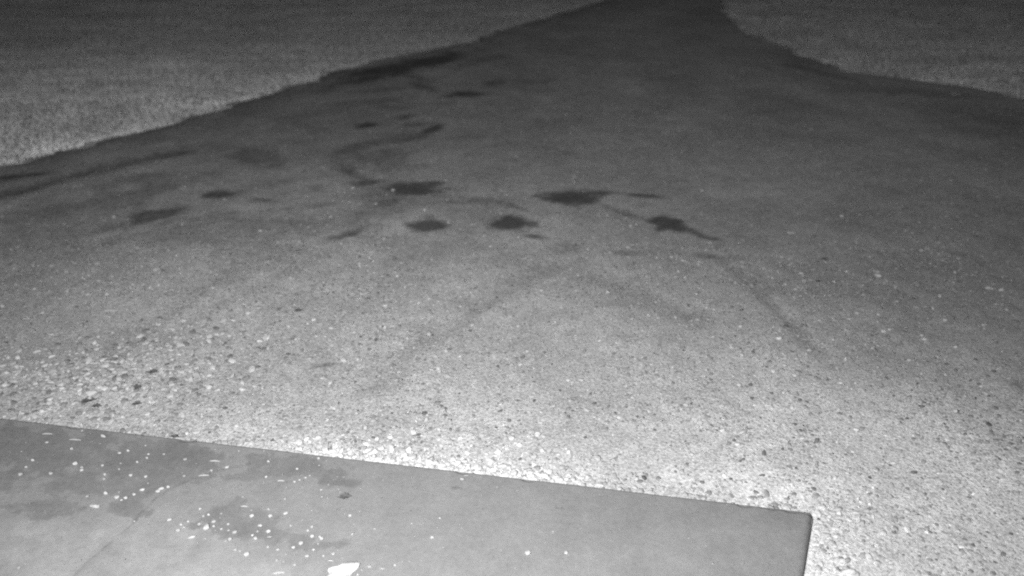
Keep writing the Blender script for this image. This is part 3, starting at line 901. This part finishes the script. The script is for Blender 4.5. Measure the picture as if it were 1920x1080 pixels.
# ------------------------------------------------------------------ labels: each stone by look and by what it lies beside
MARK = {'slab': [((105, 819), 'by the two white splinters'), ((60, 880), 'at the far left end of the damp patch'), ((150, 873), 'in the middle of the damp patch'),
                 ((200, 890), 'past the middle of the damp patch'), ((240, 858), 'on the upper damp patch'), ((285, 850), 'at the upper end of the damp patch'),
                 ((260, 895), 'on the lower damp patch'), ((300, 917), 'in the bright row rimming the damp patch'), ((228, 930), 'above the wedge chip'), ((178, 935), 'just behind the wedge chip'),
                 ((400, 870), 'by the lone splinter'), ((345, 878), 'between damp patch and lone splinter'), ((500, 875), 'between lone splinter and string of pebbles'),
                 ((570, 895), 'in the string leading to the slab edge'), ((598, 864), 'at the slab edge above the string'), ((608, 925), 'beside the dark slab leaf'),
                 ((545, 935), 'below the string of pebbles'), ((385, 962), 'behind the triangular chip'), ((402, 982), 'touching the triangular chip'), ((340, 982), 'left of the triangular chip'),
                 ((380, 1012), 'in front of the triangular chip'), ((428, 988), 'right of the triangular chip'), ((500, 962), 'at the back of the right-hand cluster'),
                 ((490, 995), 'in the heart of the right-hand cluster'), ((430, 1013), 'in the pale smear before the cluster'), ((455, 1035), 'at the front of the cluster'),
                 ((515, 1027), 'between cluster and white paper'), ((557, 1021), 'behind the paper, toward the cluster'), ((585, 992), 'at the top of the group behind the paper'),
                 ((596, 1011), 'in the tight group behind the paper'), ((590, 1036), 'closest behind the white paper'), ((530, 1050), 'beside the bottom splinter'),
                 ((658, 968), 'below the dark slab leaf'), ((680, 995), 'between dark leaf and paper'), ((628, 1035), 'touching the paper'), ((675, 1072), 'just right of the paper'),
                 ((750, 1055), 'beyond the paper on open slab'), ((800, 975), 'on the open middle slab'), ((815, 1012), 'on the middle slab toward the front'),
                 ((868, 898), 'at the middle of the slab edge'), ((950, 916), 'along the straight edge of the slab'), ((1040, 1010), 'on the bare slab before its corner'),
                 ((1330, 1040), 'near the slab corner'), ((200, 1000), 'near the crack on the bright slab'), ((28, 1040), 'in the bright bottom corner of the slab')],
        'yard': [((780, 850), 'heaped at the slab edge before its middle'), ((810, 830), 'above the slab edge heap'), ((905, 870), 'banked at the middle of the slab edge'),
                 ((955, 880), 'in the brightest bank on the slab edge'), ((1010, 890), 'at the peak of the slab edge bank'), ((1010, 840), 'loose above the slab edge bank'),
                 ((1000, 800), 'well above the slab edge bank'), ((1080, 903), 'past the peak of the slab edge bank'), ((1160, 911), 'at the tail of the slab edge bank'),
                 ((685, 855), 'at the start of the slab edge bank'), ((1585, 960), 'just beyond the slab corner'), ((1550, 975), 'touching the slab corner'), ((1555, 1012), 'beside the short slab side'),
                 ((1590, 1070), 'at the bottom by the slab side'), ((1650, 1060), 'at the bottom away from the slab'), ((1622, 1023), 'away from the short slab side'),
                 ((1560, 928), 'behind the slab corner'), ((1690, 930), 'on open gravel past the corner'), ((1400, 908), 'behind the slab before its corner'), ((1385, 825), 'in the coarse gravel behind the corner'),
                 ((1590, 790), 'on the coarse gravel far behind the corner'), ((1670, 868), 'on gravel past the slab corner'), ((1670, 812), 'on gravel beyond the coarse patch'), ((1295, 760), 'amid the middle gravel'),
                 ((1300, 852), 'in gravel behind the slab'), ((1850, 825), 'on the dim gravel at the photo edge'), ((1820, 1025), 'on bright gravel in the bottom corner'),
                 ((1530, 435), 'on the dim upper yard'), ((1505, 510), 'beside the two curled leaves'), ((1650, 520), 'on dim gravel past the curled leaves'), ((1600, 590), 'below the curled leaves'),
                 ((1420, 620), 'by the curving wheel track'), ((1490, 704), 'inside the curving wheel track'), ((1318, 686), 'on bright gravel beside the track'), ((1720, 630), 'on the dim gravel outside the track'),
                 ((1865, 542), 'on far dim gravel by the photo edge'), ((1880, 703), 'on the dim gravel by the dark spot'), ((488, 432), 'below the small dark smears'), ((200, 551), 'beside the faint old wheel track'),
                 ((588, 599), 'near the lone dark leaf'), ((340, 680), 'in the coarse gravel past the slab'), ((185, 698), 'on the pale coarse gravel'), ((170, 740), 'beside the broad dark leaf'),
                 ((690, 578), 'on smooth mid gravel'), ((680, 380), 'below the long dark stain'), ((820, 385), 'between the dark stains'), ((865, 418), 'between two round dark stains'),
                 ((1183, 423), 'beside the far round stain'), ((1078, 712), 'in the middle of bright gravel'), ((700, 354), 'on the long dark stain'), ((890, 348), 'above the stains'),
                 ((1317, 357), 'alone above the far round stain'), ((360, 390), 'by the small dark smears'), ((580, 406), 'by the tilted dark stain'), ((40, 710), 'on coarse gravel at the photo edge'),
                 ((400, 630), 'on gravel by the faint track'), ((540, 664), 'near the small dark smudge'), ((870, 780), 'on bright gravel before the bank')]}
WORD = {'white': 'white', 'pale': 'pale grey', 'dark': 'dark', 'flat': 'flat white'}
ORD = ['', 'second', 'third', 'fourth', 'fifth', 'sixth', 'seventh', 'eighth', 'ninth', 'tenth', 'eleventh', 'twelfth']
buckets = {}
for o, px, py, words, where, label, w in REG:
    if label:
        o['label'] = label
        o['group'] = 'white stone chips on the slab'
        continue
    mk = min(MARK[where], key=lambda q: math.hypot(q[0][0] - px, (q[0][1] - py) * 1.6))[1]
    size = ('tiny' if w < 5.5 else 'small' if w < 8.5 else 'large') if where == 'slab' else ('small' if w < 8.5 else 'medium' if w < 13.5 else 'large')
    noun = o['category'].replace('stone chip', 'chip')
    buckets.setdefault((size + ' ' + WORD[words] + ' ' + noun, mk), []).append((px, py, o))
    o['group'] = {'pebble': 'pebbles strewn on the concrete slab', 'stone chip': 'white stone chips on the slab', 'stone': 'larger stones lying on the gravel yard'}[o['category']]
for (what, mk), items in buckets.items():
    items.sort(key=lambda q: q[0])
    for i, (px, py, o) in enumerate(items):
        if len(items) == 1:
            o['label'] = what + ' ' + mk
        elif len(items) == 2:
            o['label'] = ('left ' if i == 0 else 'right ') + 'one of two ' + what + 's ' + mk
        else:
            o['label'] = ('leftmost' if i == 0 else ORD[i] + ' from left') + ' of the ' + what + 's ' + mk
